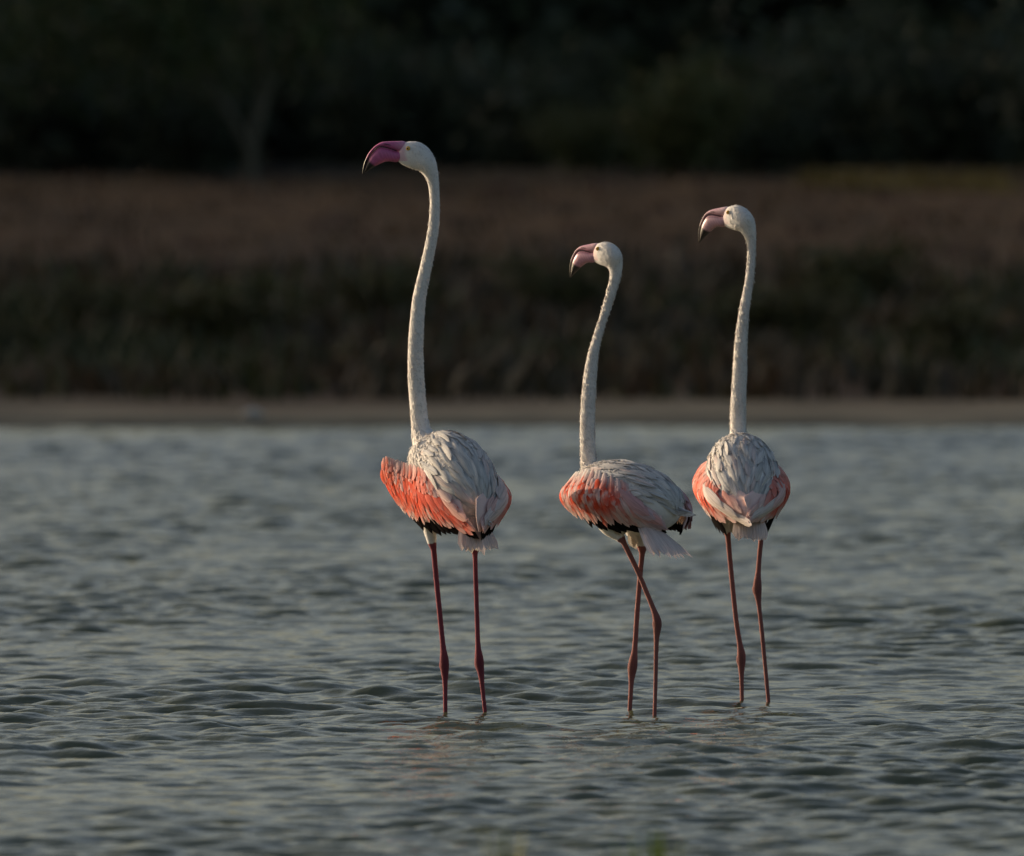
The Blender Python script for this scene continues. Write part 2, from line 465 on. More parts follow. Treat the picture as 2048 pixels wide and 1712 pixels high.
# low plant cover and dry grass on the bank (uncountable)
def blades(rng, X, Y, h, w, per, tint, name, label):
    n = len(X)
    bx = np.repeat(X, per) + rng.normal(0, .10, n * per); by = np.repeat(Y, per) + rng.normal(0, .10, n * per)
    hh = np.repeat(h, per) * (.5 + .8 * rng.random(n * per)); ww = w * (.6 + .8 * rng.random(n * per))
    an = rng.random(n * per) * 6.283; ln = hh * (.15 + .6 * rng.random(n * per))
    bz = terrain_z(bx, by) - .02
    ca, sa = np.cos(an), np.sin(an)
    base = np.stack([bx, by, bz], 1); side = np.stack([-sa, ca, 0 * ca], 1) * ww[:, None]
    mid = base + np.stack([ca * ln * .35, sa * ln * .35, hh * .6], 1); tip = base + np.stack([ca * ln, sa * ln, hh], 1)
    v = np.stack([base - side, base + side, mid + side, mid - side, tip + side * .15, tip - side * .15], 1).reshape(-1, 3)
    i = np.arange(n * per)[:, None] * 6
    q = np.concatenate([i + np.array([[0, 1, 2, 3]]), i + np.array([[3, 2, 4, 5]])])
    tn = np.repeat(np.repeat(tint, per, 0) * (.7 + .6 * rng.random((n * per, 1))), 6, 0)
    me = fast_mesh(name, v, q, M_LEAF, smooth=False, tint=tn)
    o = mobj(name, me); return tag(o, label, "plants", kind="stuff")

rng = np.random.default_rng(77)
n = 11500
X = rng.uniform(-18, 18, n); Y = np.maximum(91.6 + 1.6 * rng.random(n) ** 2, 92.4 + 16 * rng.random(n) ** 1.1 + rng.normal(0, 1.8, n))
pal = np.array([(.05, .056, .022), (.065, .068, .024), (.08, .058, .032), (.10, .062, .034), (.05, .044, .026)])
big = np.sin(X * .9 + 1) + np.sin(X * 2.3 + Y * .5) + np.sin(Y * .9)
ki = np.clip(((big + 2.2) / 4.4 * 5 + rng.normal(0, 1.0, n)) + np.clip((Y - 104) / 5, 0, 2), 0, 4.99).astype(int)
blades(rng, X, Y, .10 + .16 * rng.random(n), .018, 6, pal[ki], "ground_cover", "dark low plants covering the bank above the mud")
n = 3000
X = rng.uniform(-18, 18, n); Y = rng.uniform(111, 152, n)
pal = np.array([(.13, .085, .05), (.16, .10, .055), (.09, .065, .04), (.11, .06, .045)])
blades(rng, X, Y, .05 + .09 * rng.random(n), .014, 6, pal[rng.integers(0, 4, n)], "dry_grass", "sparse dry brown grass on the upper bank")
n = 420
X = rng.uniform(2.95, 4.9, n); Y = rng.uniform(141, 148, n)
blades(rng, X, Y, .10 + .10 * rng.random(n), .016, 7, np.tile([(.20, .14, .035)], (n, 1)), "sunlit_grass", "patch of grass painted sunlit yellow on the bank edge below the wood")  # the yellow paints a sunlit patch into the blade colour

# small pale stone on the muddy shore
def stone(x, y, r):
    import bmesh
    bm = bmesh.new(); bmesh.ops.create_icosphere(bm, subdivisions=3, radius=r)
    rr = random.Random(4)
    for v in bm.verts:
        c = v.co.normalized()
        v.co = Vector((c.x * r * 1.4, c.y * r, c.z * r * .8)) * (1 + .12 * math.sin(c.x * 5 + 1) * math.cos(c.y * 4) + .05 * math.sin(c.z * 9))
    me = bpy.data.meshes.new("pale_stone"); bm.to_mesh(me); bm.free()
    for p in me.polygons: p.use_smooth = True
    set_tint(me, np.tile([.52, .46, .39], (len(me.vertices), 1))); me.materials.append(M_BARK)
    o = mobj("pale_stone", me); o.location = (x, y, float(terrain_z(x, y)) + r * .45)
    tag(o, "small pale stone lying on the muddy far shore", "stone")
stone(-1.57, 87.0, .05)

# sedge tufts standing in the shallows in front
def sedge(x, y, h, n, spread, label, cols, seed):
    rng = np.random.default_rng(seed)
    e = bpy.data.objects.new("sedge_tuft", None); link(e); e.location = (x, y, float(terrain_z(x, y)))
    for i in range(n):
        an = rng.random() * 6.28; ln = spread * (.2 + .8 * rng.random()); hh = h * (.8 + .2 * rng.random()) if i else h
        w = .009 + .006 * rng.random()
        V = []; tn = []
        ca, sa = math.cos(an), math.sin(an)
        for j in range(7):
            t = j / 6
            ctr = np.array([ca * ln * t * t, sa * ln * t * t, hh * t - .02])
            ww = w * (1 - t ** 3) + .0008
            nrm = np.array([-sa, ca, 0])
            V += [ctr - nrm * ww, ctr + np.array([ca, sa, 0]) * ww * .5, ctr + nrm * ww]
            c = np.array(cols[0]) * (1 - t) + np.array(cols[1]) * t
            tn += [c, c, c]
        q = []
        for j in range(6):
            q += [(j * 3, j * 3 + 1, j * 3 + 4, j * 3 + 3), (j * 3 + 1, j * 3 + 2, j * 3 + 5, j * 3 + 4)]
        mobj("blade", fast_mesh("sedge_blade", V, q, M_LEAF, tint=np.array(tn)), e)
    tag(e, label, "water plant")
sedge(-.012, 26.0, .18 + .352, 30, .045, "slender brownish green sedge standing alone in the near shallows", [(.10, .075, .04), (.10, .13, .03)], 1)
sedge(.262, 26.4, .18 + .326, 44, .09, "short bright green sedge tuft just above the near water", [(.06, .07, .025), (.09, .14, .02)], 2)

# ------------------------------------------------------------------ flamingos
WHITE = np.array([.80, .765, .74]); CREAM = np.array([.78, .70, .62]); GREY = np.array([.60, .60, .62])
CORAL = np.array([.88, .118, .048]); ROSE = np.array([.86, .27, .20]); PALE = np.array([.84, .60, .55]); BLACK = np.array([.014, .012, .012])
BED = -.18

def catmull_patch(tab):
    """tab[s][w] control points (rows s, columns w) -> S(u,v) smooth, linear outside 0..1"""
    A = np.array(tab, float); nu, nv = A.shape[:2]
    def cr(P, t):
        n = len(P) - 1
        x = t * n
        if x < 0: return P[0] + (P[1] - P[0]) * x
        if x > n: return P[n] + (P[n] - P[n - 1]) * (x - n)
        i = min(int(x), n - 1); f = x - i
        p1, p2 = P[i], P[i + 1]
        p0 = P[i - 1] if i > 0 else 2 * p1 - p2
        p3 = P[i + 2] if i + 2 <= n else 2 * p2 - p1
        return .5 * (2 * p1 + (p2 - p0) * f + (2 * p0 - 5 * p1 + 4 * p2 - p3) * f * f + (3 * p1 - p0 - 3 * p2 + p3) * f ** 3)
    def S(u, v):
        return cr([cr(A[i], v) for i in range(nu)], u)
    return S

def feather(S, sign, u0, v0, du, dv, W, lift0, lift1, colf, parent, name, mat=M_FEATHER, camber=.35, point=.55, twist=0.0, nu=5, nv=7, curl=0.0):
    e = 1e-3
    V, tn, uvs = [], [], []
    offs = np.linspace(-1, 1, nu)
    for j in range(nv):
        t = j / (nv - 1)
        u, v = u0 + du * t, v0 + dv * t
        p = S(u, v); pu = (S(u + e, v) - S(u - e, v)); pv = (S(u, v + e) - S(u, v - e))
        N = np.cross(pu, pv) * sign; ln = np.linalg.norm(N)
        if ln < 1e-12: N = lastN
        else: N = N / ln
        lastN = N
        T = pu * du + pv * dv; T /= np.linalg.norm(T) + 1e-12
        side = np.cross(N, T); side /= np.linalg.norm(side) + 1e-12
        if twist:
            side = side * math.cos(twist) + N * math.sin(twist); N = np.cross(T, side)
        if t < point: w = .28 + .72 * math.sin(t / point * math.pi / 2)
        else: w = math.sqrt(max(0, 1 - ((t - point) / (1 - point)) ** 2)) * .97 + .03
        w *= W * .5
        lift = lift0 + (lift1 - lift0) * t + curl * t * t
        for o in offs:
            V.append(p + side * w * o + N * (lift - camber * w * o * o + .06 * w * (1 - abs(o))))
            tn.append(colf(t, abs(o))); uvs.append((o * .5 + .5, t))
    q = [(j * nu + i, j * nu + i + 1, (j + 1) * nu + i + 1, (j + 1) * nu + i) for j in range(nv - 1) for i in range(nu - 1)]
    me = fast_mesh(name, V, q, mat, tint=np.clip(np.array(tn), 0, 1), uv=uvs)
    return mobj(name, me, parent)

def loft(stations, seg=20, power=2.3):
    """profile loft: (top(x,z), bottom(x,z), half width) -> closed mesh in x,z with lateral y"""
    V = []; n = len(stations)
    for (tx, tz), (bx, bz), w in stations:
        c = np.array([(tx + bx) / 2, 0, (tz + bz) / 2]); a = np.array([(tx - bx) / 2, 0, (tz - bz) / 2])
        for k in range(seg):
            an = 2 * math.pi * k / seg
            ca, sa = math.cos(an), math.sin(an)
            ca = math.copysign(abs(ca) ** (2 / power), ca); sa = math.copysign(abs(sa) ** (2 / power), sa)
            V.append(c + a * ca + np.array([0, w * sa, 0]))
    V.append(sum(V[:seg]) / seg); V.append(sum(V[(n - 1) * seg:n * seg]) / seg)
    F = []
    for i in range(n - 1):
        for j in range(seg):
            k = (j + 1) % seg
            F.append((i * seg + j, (i + 1) * seg + j, (i + 1) * seg + k, i * seg + k))
    for j in range(seg):
        k = (j + 1) % seg
        F.append((n * seg, j, k)); F.append((n * seg + 1, (n - 1) * seg + k, (n - 1) * seg + j))
    return np.array(V), F

def lerp_stations(st, sub=4):
    rows = [(a[0], a[1], b[0], b[1], w) for a, b, w in st]
    return [((r[0], r[1]), (r[2], r[3]), max(.2, r[4])) for r in smooth_path(rows, sub)]

# head drawn in units of 1.39 mm, x towards the bill, z up, origin in the middle of the skull
U = 1.39e-3
UPPER = [((27, 25), (26, 8), 7), ((34, 28), (36, 8), 9), ((50, 28), (47, 9), 9.5), ((65, 27.6), (60, 13.5), 9), ((78, 26), (71, 17.3), 8.2), ((88, 20.5), (82, 17.6), 7.4),
         ((96, 13.5), (91, 12), 6.6), ((105, 2), (100.3, 1), 5.6), ((112, -13), (107.6, -13), 4.6), ((115.5, -26), (111.6, -26), 3.2), ((116.5, -38.5), (115, -38), .8)]
LOWER = [((26, 6), (36, -9), 8), ((45, 7.5), (48, -14), 10.5), ((58, 11.5), (61, -12.5), 11.5), ((71, 15), (71, -13.5), 12), ((81.5, 15.6), (79, -16.5), 12),
         ((90, 10), (87, -20.5), 11), ((99, -.8), (95, -25.5), 9.2), ((106.3, -14.5), (102.5, -30), 6.6), ((110.8, -27), (108.5, -34), 4), ((114.8, -38.2), (114, -38.8), .7)]
SKULL = [((47, -4), (47, -12), 5), ((42, 12), (43, -16), 9), ((35, 26), (34, -22), 12), ((26, 28.3), (22, -26.5), 15.5), ((14, 28.6), (12, -30), 17.8), ((2, 27.6), (0, -32), 19),
         ((-10, 21), (-10, -33), 18.5), ((-20, 12), (-18, -30), 16), ((-27, 0), (-24, -24), 11), ((-30, -8), (-29, -16), 4)]

def flamingo(name, cfg):
    rng = np.random.default_rng(cfg["seed"]); rnd = random.Random(cfg["seed"])
    s = cfg["s"]; px0, py0 = cfg["origin"]           # drawing sheet: where this bird's base sits, sheet unit s metres
    E = bpy.data.objects.new(name, None); link(E)
    E.location = (cfg["pos"][0], cfg["pos"][1], BED)
    tag(E, cfg["label"], "flamingo", "flamingos wading in the lagoon")
    def L(px, py, dy=0.0):                            # sheet -> bird space (x right, y away, z up from the lake bed)
        return np.array([(px - px0) * s, dy, (py0 - py) * s - BED])
    yaw, pitch = R(cfg["yaw"]), R(cfg["pitch"])
    F = np.array([-math.sin(yaw), math.cos(yaw), 0]); Rt = np.array([math.cos(yaw), math.sin(yaw), 0]); Z = np.array([0, 0, 1.0])
    ax, ay, az = cfg["axes"]
    C = L(*cfg["torso"])
    Fp = F * math.cos(pitch) + Z * math.sin(pitch); Up = Z * math.cos(pitch) - F * math.sin(pitch)
    def torso(phi, t, grow=1.0):
        r = math.cos(t * math.pi / 2) if abs(t) < 1 else -0.0
        yy = ay * math.sin(max(-1, min(1, t)) * math.pi / 2) + (ay * .9 * (t - math.copysign(1, t)) if abs(t) > 1 else 0)
        r = max(r, 0) ** .85
        return C + Rt * (ax * r * math.sin(phi) * grow) + Fp * yy + Up * (az * r * math.cos(phi) * grow)

    # ---- one continuous body: torso, chest, neck, skull, thighs, legs, feet
    V, Fc = [], []
    def add(v, f):
        o = len(V); V.extend([tuple(x) for x in v]); Fc.extend([tuple(i + o for i in ff) for ff in f])
    ts = np.linspace(-1, 1, 25)
    pts = [C + Fp * ay * math.sin(t * math.pi / 2) for t in ts]
    # torso rings built by hand so that the cross-section keeps its own width and height
    seg = 28; base = len(V); vv = []
    for t in ts:
        for k in range(seg):
            vv.append(torso(2 * math.pi * k / seg, t * .985))
    ff = [(i * seg + j, i * seg + (j + 1) % seg, (i + 1) * seg + (j + 1) % seg, (i + 1) * seg + j) for i in range(len(ts) - 1) for j in range(seg)]
    ff.append(tuple(range(seg))[::-1]); ff.append(tuple((len(ts) - 1) * seg + j for j in range(seg)))
    add(vv, ff)
    neck = smooth_path([(*L(x, y, d), r * s) for x, y, d, r in cfg["neck"]], 6)
    add(*tube(neck[:, :3], list(neck[:, 3]), 20))
    bare = []
    for leg in cfg["legs"]:
        p = smooth_path([(*L(x, y, d), r * s) for x, y, d, r in leg["pts"]], 5)
        add(*tube(p[:, :3], list(p[:, 3]), 12))
        jx, jy, jd = leg["joint"]
        kn = np.array([L(jx - 5.5, jy - 11, jd), L(jx - 6.5, jy - 2, jd), L(jx - 6.5, jy + 5, jd), L(jx - 4, jy + 15, jd)])
        add(*tube(kn, [2.2 * s, 4.4 * s, 3.8 * s, 2.0 * s], 10))
        bare.append(np.column_stack([kn, [5 * s] * 4]))
        zb = L(0, leg["bare_from"])[2]
        pd = smooth_path(p, 4)
        bare.append(pd[pd[:, 2] < zb])
        # webbed foot: three toes and a hind toe, web between
        a = p[-1, :3]
        for da in (-.6, 0, .6):
            dirv = F * math.cos(da) + Rt * math.sin(da)
            end = a + dirv * .085 + Z * leg.get("toe_drop", 0.0)
            q = np.array([a, a * .5 + end * .5 + Z * .006, end])
            add(*tube(q, [.0065, .006, .004], 8))
            bare.append(np.column_stack([q, [.008] * 3]))
        q = np.array([a, a - F * .02]); add(*tube(q, [.005, .004], 8))
    # skull
    hy = R(cfg["head_yaw"]); hp = R(cfg["head_pitch"])
    hf = np.array([-math.cos(hy), math.sin(hy), 0]); hs = np.array([math.sin(hy), math.cos(hy), 0])   # towards bill / far side
    hfp = hf * math.cos(hp) - Z * math.sin(hp); hup = Z * math.cos(hp) + hf * math.sin(hp)
    HC = L(*cfg["head"]); hu = U * cfg["head_size"]
    def H(p):
        p = np.asarray(p) * hu
        return HC + np.outer(p[:, 0], hfp) + np.outer(p[:, 1], hs) + np.outer(p[:, 2], hup)
    v, f = loft(lerp_stations(SKULL, 3), 20, 2.1); add(H(v), f)
    me = bpy.data.meshes.new("flamingo_body"); me.from_pydata(V, [], Fc)
    tmp = bpy.data.objects.new("tmp_body", me); COL.objects.link(tmp)
    md = tmp.modifiers.new("r", 'REMESH'); md.mode = 'VOXEL'; md.voxel_size = .0031
    dg = bpy.context.evaluated_depsgraph_get()
    me2 = bpy.data.meshes.new_from_object(tmp.evaluated_get(dg))
    bpy.data.objects.remove(tmp); bpy.data.meshes.remove(me)
    nv_ = len(me2.vertices)
    co = np.empty(nv_ * 3, np.float32); me2.vertices.foreach_get("co", co); co = co.reshape(-1, 3).astype(float)
    ed = np.empty(len(me2.edges) * 2, np.int32); me2.edges.foreach_get("vertices", ed); ed = ed.reshape(-1, 2)
    deg = np.bincount(ed.ravel(), minlength=nv_)[:, None].clip(1)
    def lap(c):
        a = np.zeros_like(c)
        for k in range(3):
            a[:, k] = np.bincount(ed[:, 0], c[ed[:, 1], k], nv_) + np.bincount(ed[:, 1], c[ed[:, 0], k], nv_)
        return a / deg - c
    for it in range(14):
        co += .5 * lap(co); co -= .52 * lap(co)
    # a stronger blend where neck and skull and chest meet, away from the legs
    legmask = np.zeros(nv_)
    for b in bare:
        for q in b:
            legmask = np.maximum(legmask, np.linalg.norm(co - q[:3], axis=1) < q[3] * 1.6 + .006)
    soft = (1 - legmask)[:, None] * (co[:, 2:3] > L(0, cfg["torso"][1])[2] - .13)
    for it in range(26):
        co += .5 * lap(co) * soft
    me2.vertices.foreach_set("co", co.astype(np.float32).ravel())
    for p in me2.polygons: p.use_smooth = True
    tint = np.tile(WHITE, (nv_, 1)) * (1 - .05 * rng.random((nv_, 1)))
    # pale skin round the bill base
    lc = co - HC
    fx = lc @ hfp / hu; fz = lc @ hup / hu
    skin = np.clip((fx - 24 - .35 * fz * (fz < 0)) / 8, 0, 1) * (fx < 60) * (fz > -12) * (fz < 40) * (np.abs(lc @ hs) < .05)
    tint = tint * (1 - .7 * skin[:, None]) + cfg["bill_skin"] * .7 * skin[:, None]
    legc = np.array(cfg["leg_col"])
    dz = np.clip((co[:, 2] - .3) / .3, 0, 1)[:, None]
    lcol = legc * (0.92 + .16 * rng.random((nv_, 1)))
    # darker rose at the heel joints
    for leg in cfg["legs"]:
        j = L(*leg["joint"]); d = np.linalg.norm(co - j, axis=1)
        lcol *= (1 - .34 * np.exp(-(d / .028) ** 2))[:, None]
    tint = np.where(legmask[:, None] > .5, lcol, tint)
    set_tint(me2, tint); me2.materials.clear(); me2.materials.append(M_BODY)
    me2.update()
    body = mobj("body", me2, E)

    # ---- short down on neck and head (too fine to count)
    nrm = np.empty(nv_ * 3, np.float32); me2.vertices.foreach_get("normal", nrm); nrm = nrm.reshape(-1, 3)
    zt = C[2] + .03
    cand = np.where((co[:, 2] > zt) & ((fx < 24) | (np.linalg.norm(lc, axis=1) > .085)) & (legmask < .5))[0]
    pick = rng.choice(cand, min(len(cand), 15000), replace=False)
    P, N = co[pick], nrm[pick]
    down = np.tile([0, 0, -1.0], (len(pick), 1)); down[fx[pick] > -25] += (-hfp * .8)
    T = down - N * (down * N).sum(1)[:, None]; T /= np.linalg.norm(T, axis=1)[:, None] + 1e-9
    T += rng.normal(0, .18, T.shape)
    Sd = np.cross(N, T); ln = np.where(P[:, 2:3] < C[2] + .13, .007, np.where(np.linalg.norm(P - HC, axis=1)[:, None] < .06, .0042, .0056)) * (.6 + .8 * rng.random((len(pick), 1))); li = (.08 + .26 * rng.random((len(pick), 1)))
    b0 = P - N * .0006
    v = np.stack([b0 - Sd * ln * .28, b0 + Sd * ln * .28, b0 + (T + N * li) * ln + Sd * ln * .16, b0 + (T + N * li) * ln - Sd * ln * .16], 1).reshape(-1, 3)
    tn = np.repeat(WHITE * (.78 + .26 * rng.random((len(pick), 1))), 4, 0)
    dn = mobj("neck_down", fast_mesh("neck_down", v, np.arange(4 * len(pick)).reshape(-1, 4), M_DOWN, smooth=False, tint=tn), body)
    dn["kind"] = "stuff"

    # ---- bill, eye
    bc = np.array(cfg["bill_col"]); tipc = np.array([.012, .010, .012])
    def bill(part, stations, is_lower):
        st = lerp_stations(stations, 4)
        v, f = loft(st, 18, 2.4)
        x, z = v[:, 0], v[:, 2]
        # black tip along the curve of the bill, dark rim along the gape
        k = np.clip((((x - 105) * 12 - (z + 9) * 14) / 18.4 + cfg.get("tip_more", 0)) / 4 + .5, 0, 1)[:, None]
        pale = np.clip((52 - x) / 18, 0, 1)[:, None] * (0 if is_lower else .55)
        c = bc * (1 - pale) + np.array(cfg["bill_skin"]) * pale
        c = c * (1 + .12 * np.sin(x * .9 + z * .6))[:, None]
        if is_lower:
            c = c * (1 - .35 * np.clip((-z - 6 - .2 * (x - 60)) / 14, 0, 1))[:, None]
        c = c * (1 - k) + tipc * k
        me = bpy.data.meshes.new(part); me.from_pydata([tuple(p) for p in H(v)], [], f); me.materials.append(M_BILL)
        for p in me.polygons: p.use_smooth = True
        set_tint(me, np.clip(c, 0, 1))
        return mobj(part, me, E)
    up = bill("upper_bill", UPPER, False)
    lo = bill("lower_bill", LOWER, True)
    # dark gape seam and nostril slit, thin raised lines on both flanks
    gape = [(46, 8.3), (58, 12.7), (71, 16.4), (82, 16.8), (90.5, 11), (99.7, .2), (107, -13.8), (111.2, -26.5)]
    def width_at(st, x0):
        xs = [(a[0] + b[0]) / 2 for a, b, w in st]; ws = [w for a, b, w in st]
        return float(np.interp(x0, xs, ws))
    for side in (-1, 1):
        sp = smooth_path(gape, 4)
        pts = H(np.array([(x, side * max(width_at(LOWER, x - 1) * (.93 if x < 90 else .72), 1.6), z) for x, z in sp]))
        v, f = tube(pts, [1.0 * hu * (1 - .4 * i / len(pts)) for i in range(len(pts))], 6)
        me = bpy.data.meshes.new("gape"); me.from_pydata(v, [], f); me.materials.append(M_DARK); mobj("gape_seam", me, lo)
        pts = H(np.array([(x, side * width_at(UPPER, x) * .93, z) for x, z in ((56, 19), (63, 21), (70, 22.3), (74, 22.3))]))
        v, f = tube(pts, [.5 * hu, 1.3 * hu, 1.2 * hu, .4 * hu], 6)
        me = bpy.data.meshes.new("nostril"); me.from_pydata(v, [], f); me.materials.append(M_DARK); mobj("nostril", me, up)
        import bmesh
        bm = bmesh.new(); bmesh.ops.create_uvsphere(bm, u_segments=18, v_segments=12, radius=4.6 * hu)
        eme = bpy.data.meshes.new("eye"); bm.to_mesh(eme); bm.free(); eme.materials.append(M_IRIS)
        for p in eme.polygons: p.use_smooth = True
        eo = mobj("eye", eme, E); ec = H([(22.5, side * 13.4, 13.5)])[0]; eo.location = ec
        bm = bmesh.new(); bmesh.ops.create_uvsphere(bm, u_segments=14, v_segments=10, radius=1.9 * hu)
        eme = bpy.data.meshes.new("pupil"); bm.to_mesh(eme); bm.free(); eme.materials.append(M_PUPIL)
        for p in eme.polygons: p.use_smooth = True
        po = mobj("pupil", eme, eo); po.location = tuple(hs * side * 3.4 * hu + hfp * .6 * hu)

    # ---- wings
    def wing(tab, side, key):
        opt = cfg.get("wing_opt", {}).get(key, {})
        pale_from = opt.get("pale_from", .70)
        W3 = [[C + Rt * (side * p[0]) + F * p[1] + Z * p[2] for p in row] for row in tab]
        S = catmull_patch(W3)
        e = 1e-3
        p = S(.4, .5); N = np.cross(S(.4 + e, .5) - p, S(.4, .5 + e) - p)
        sg = 1 if np.dot(N, Rt * side) > 0 else -1
        # wing hand and arm under the feathers, a closed shell
        nu_, nv2 = 16, 9
        out, inn = [], []
        for i in range(nu_):
            for j in range(nv2):
                u, v = i / (nu_ - 1), j / (nv2 - 1)
                p = S(u, v); n_ = np.cross(S(u + e, v) - p, S(u, v + e) - p) * sg; n_ /= np.linalg.norm(n_) + 1e-12
                edge = min(u, 1 - u, v, 1 - v) * 4
                out.append(p - n_ * .006); inn.append(p - n_ * (.008 + .010 * min(1, edge)))
        n0 = len(out); Vw = out + inn; Fw = []
        for i in range(nu_ - 1):
            for j in range(nv2 - 1):
                a, b, c, d = i * nv2 + j, i * nv2 + j + 1, (i + 1) * nv2 + j + 1, (i + 1) * nv2 + j
                Fw += [(a, b, c, d), (n0 + a, n0 + d, n0 + c, n0 + b)]
        rim = [i * nv2 for i in range(nu_)] + [(nu_ - 1) * nv2 + j for j in range(1, nv2)] + [i * nv2 + nv2 - 1 for i in range(nu_ - 2, -1, -1)] + list(range(nv2 - 2, 0, -1))
        for a, b in zip(rim, rim[1:] + rim[:1]):
            Fw.append((a, b, n0 + b, n0 + a))
        me = bpy.data.meshes.new("wing"); me.from_pydata([tuple(x) for x in Vw], [], Fw); me.materials.append(M_BODY)
        for p in me.polygons: p.use_smooth = True
        set_tint(me, np.tile(PALE, (len(Vw), 1)))
        wo = mobj("wing", me, E)
        tag(wo, "coral and rose folded wing with black flight feathers")
        lenU = np.linalg.norm(S(.9, .5) - S(.1, .5)) / .8; lenV = np.linalg.norm(S(.4, .9) - S(.4, .1)) / .8
        # black flight feathers under the lower edge
        nf = cfg.get("n_flight", 13)
        for i in range(nf):
            fl0, fl1 = cfg.get("flight_span", (.10, .76)); u = fl0 + (fl1 - fl0) * i / (nf - 1)
            du = (.10 + .16 * u); ln = cfg.get("flight_len", .03) * (.85 + .35 * rnd.random())
            bl = BLACK * (.5 + .5 * rnd.random())
            feather(S, sg, u, .74, du, (ln + .025) / lenV, .030, -.006, -.004 - .004 * rnd.random(), lambda t, o, bl=bl: bl, wo, "flight_feather", mat=M_BLACK)
        # covert rows, lower rows first; direction turns from hanging to trailing
        bands = cfg["bands"]; bv = [b[0] for b in bands]; bcol = np.array([b[1] for b in bands])
        def field(u, v):
            c = np.array([np.interp(v, bv, bcol[:, k]) for k in range(3)])
            f = min(1, max(0, (u - .42) / .22)); c = c * (1 - .4 * f) + cfg.get("inner", np.array([.74, .18, .15])) * .4 * f
            g = min(1, max(0, (u - pale_from) / .2)); return c * (1 - .8 * g) + (PALE * .6 + WHITE * .4) * .8 * g
        nrows = 8
        for ri in range(nrows):
            v0 = .72 - .80 * ri / (nrows - 1); n_ = 18
            for i in range(n_):
                u = -.01 + (.90 if ri < 5 else .72) * (i + .5 * (ri % 2)) / n_ + rnd.uniform(-.022, .022)
                trail = .10 + .55 * max(0, (u - .42)) / .5
                l_ = (.070 if ri < 5 else .055) * rnd.uniform(.75, 1.15)
                du = l_ * math.sin(trail * 1.35) / lenU; dv = l_ * math.cos(trail * 1.35) / lenV
                if ri < 3: dv = min(dv, 1.0 + rnd.uniform(-.05, .04) - v0); 
                vj = v0 + rnd.uniform(-.07, .07) * (0 if ri == nrows - 1 else 1)
                sh = rnd.gauss(0, .09); br = rnd.uniform(.86, 1.08)
                wh = rnd.random() < cfg.get("white_streak", .2)
                def colf(t, o, u=u, vj=vj, du=du, dv=dv, sh=sh, br=br, wh=wh):
                    c = field(u + du * t, vj + dv * t + sh) * br
                    if wh: c = c * .35 + (PALE * .5 + WHITE * .5) * .65
                    elif t > .7: c = c * (1 - .35 * (t - .7) / .3) + PALE * .35 * (t - .7) / .3
                    return c
                feather(S, sg, u, vj, du, dv, .0205 * rnd.uniform(.7, 1.2), (-.006 if ri > nrows - 3 else -.001 + ri * .0004), .0010 + ri * .0004 + .0010 * rnd.random(), colf, wo, "covert_feather", camber=.16, point=.45, twist=rnd.gauss(0, .06))
        # long pale tertials closing over the rump
        nt3, u_a, u_b, v_a, v_b, tw, tlen, tcol = opt.get("tertial", (7, .52, .80, .05, .65, .030, .11, PALE * .5 + WHITE * .5))
        for i in range(nt3):
            f_ = i / max(1, nt3 - 1)
            b = tcol * rnd.uniform(.92, 1.05) if rnd.random() < .65 else tcol * .65 + ROSE * .35
            colf = lambda t, o, b=b: b * (1 - .10 * (1 - o))
            l_ = tlen * rnd.uniform(.88, 1.1); an = opt.get("tertial_angle", .43) * rnd.uniform(.85, 1.15)
            feather(S, sg, u_a + (u_b - u_a) * f_, v_a + (v_b - v_a) * f_, l_ * math.cos(an) / lenU, l_ * math.sin(an) / lenV, tw * rnd.uniform(.85, 1.1), .003, .008 + .003 * rnd.random(), colf, wo, "tertial_feather", point=.6, twist=rnd.uniform(-.09, .09))
        return wo
    wing(cfg["wing_left"], -1, "l")
    wing(cfg["wing_right"], 1, "r")

    # ---- mantle and scapular feathers over the back
    def Sb(phi, t): return torso(phi, -t, 1.03)
    e = 1e-3
    p = Sb(0, 0); N = np.cross(Sb(e, 0) - p, Sb(0, e) - p); sg = 1 if np.dot(N, Up) > 0 else -1
    nrow = 11
    for r_ in range(nrow - 1, -1, -1):
        t = -.74 + (.74 + cfg.get("back_to", .62)) * r_ / (nrow - 1)
        ncol = 11 if r_ < 2 else 13
        span = cfg.get("back_span", 1.45) * (1 - .42 * max(0, r_ / (nrow - 1) - .35))
        for c_ in range(ncol):
            phi = -span + 2 * span * (c_ + .5 * (r_ % 2)) / (ncol - .5) + rnd.uniform(-.10, .10)
            k_ = r_ / (nrow - 1)
            ln = (.060 + .080 * k_) * rnd.uniform(.7, 1.3)
            wd = (.015 + .008 * k_) * rnd.uniform(.65, 1.35)
            base = WHITE * rnd.uniform(.84, 1.0)
            if rnd.random() < .30: base = base * .55 + GREY * .45
            if rnd.random() < .10: base = base * .6 + PALE * .4
            colf = lambda t_, o, b=base: b * (1 - np.array([.40, .36, .30]) * max(0, 1 - t_ / .55) ** 1.2) * (1 - .06 * (1 - o))  # darkened feather bases paint in the shade of the gaps between feathers
            dphi = rnd.gauss(0, .13) - .10 * phi
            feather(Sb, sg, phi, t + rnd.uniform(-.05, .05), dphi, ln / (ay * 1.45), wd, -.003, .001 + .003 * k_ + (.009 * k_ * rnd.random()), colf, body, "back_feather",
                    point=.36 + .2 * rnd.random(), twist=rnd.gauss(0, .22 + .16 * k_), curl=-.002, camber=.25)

    # ---- tail
    tb = L(*cfg["tail_base"]); td = L(*cfg["tail_tip"]) - tb
    tl = np.linalg.norm(td); tdn = td / tl
    sd_ = np.cross(tdn, Z); sd_ /= np.linalg.norm(sd_); nn = np.cross(sd_, tdn)
    nt_ = 11
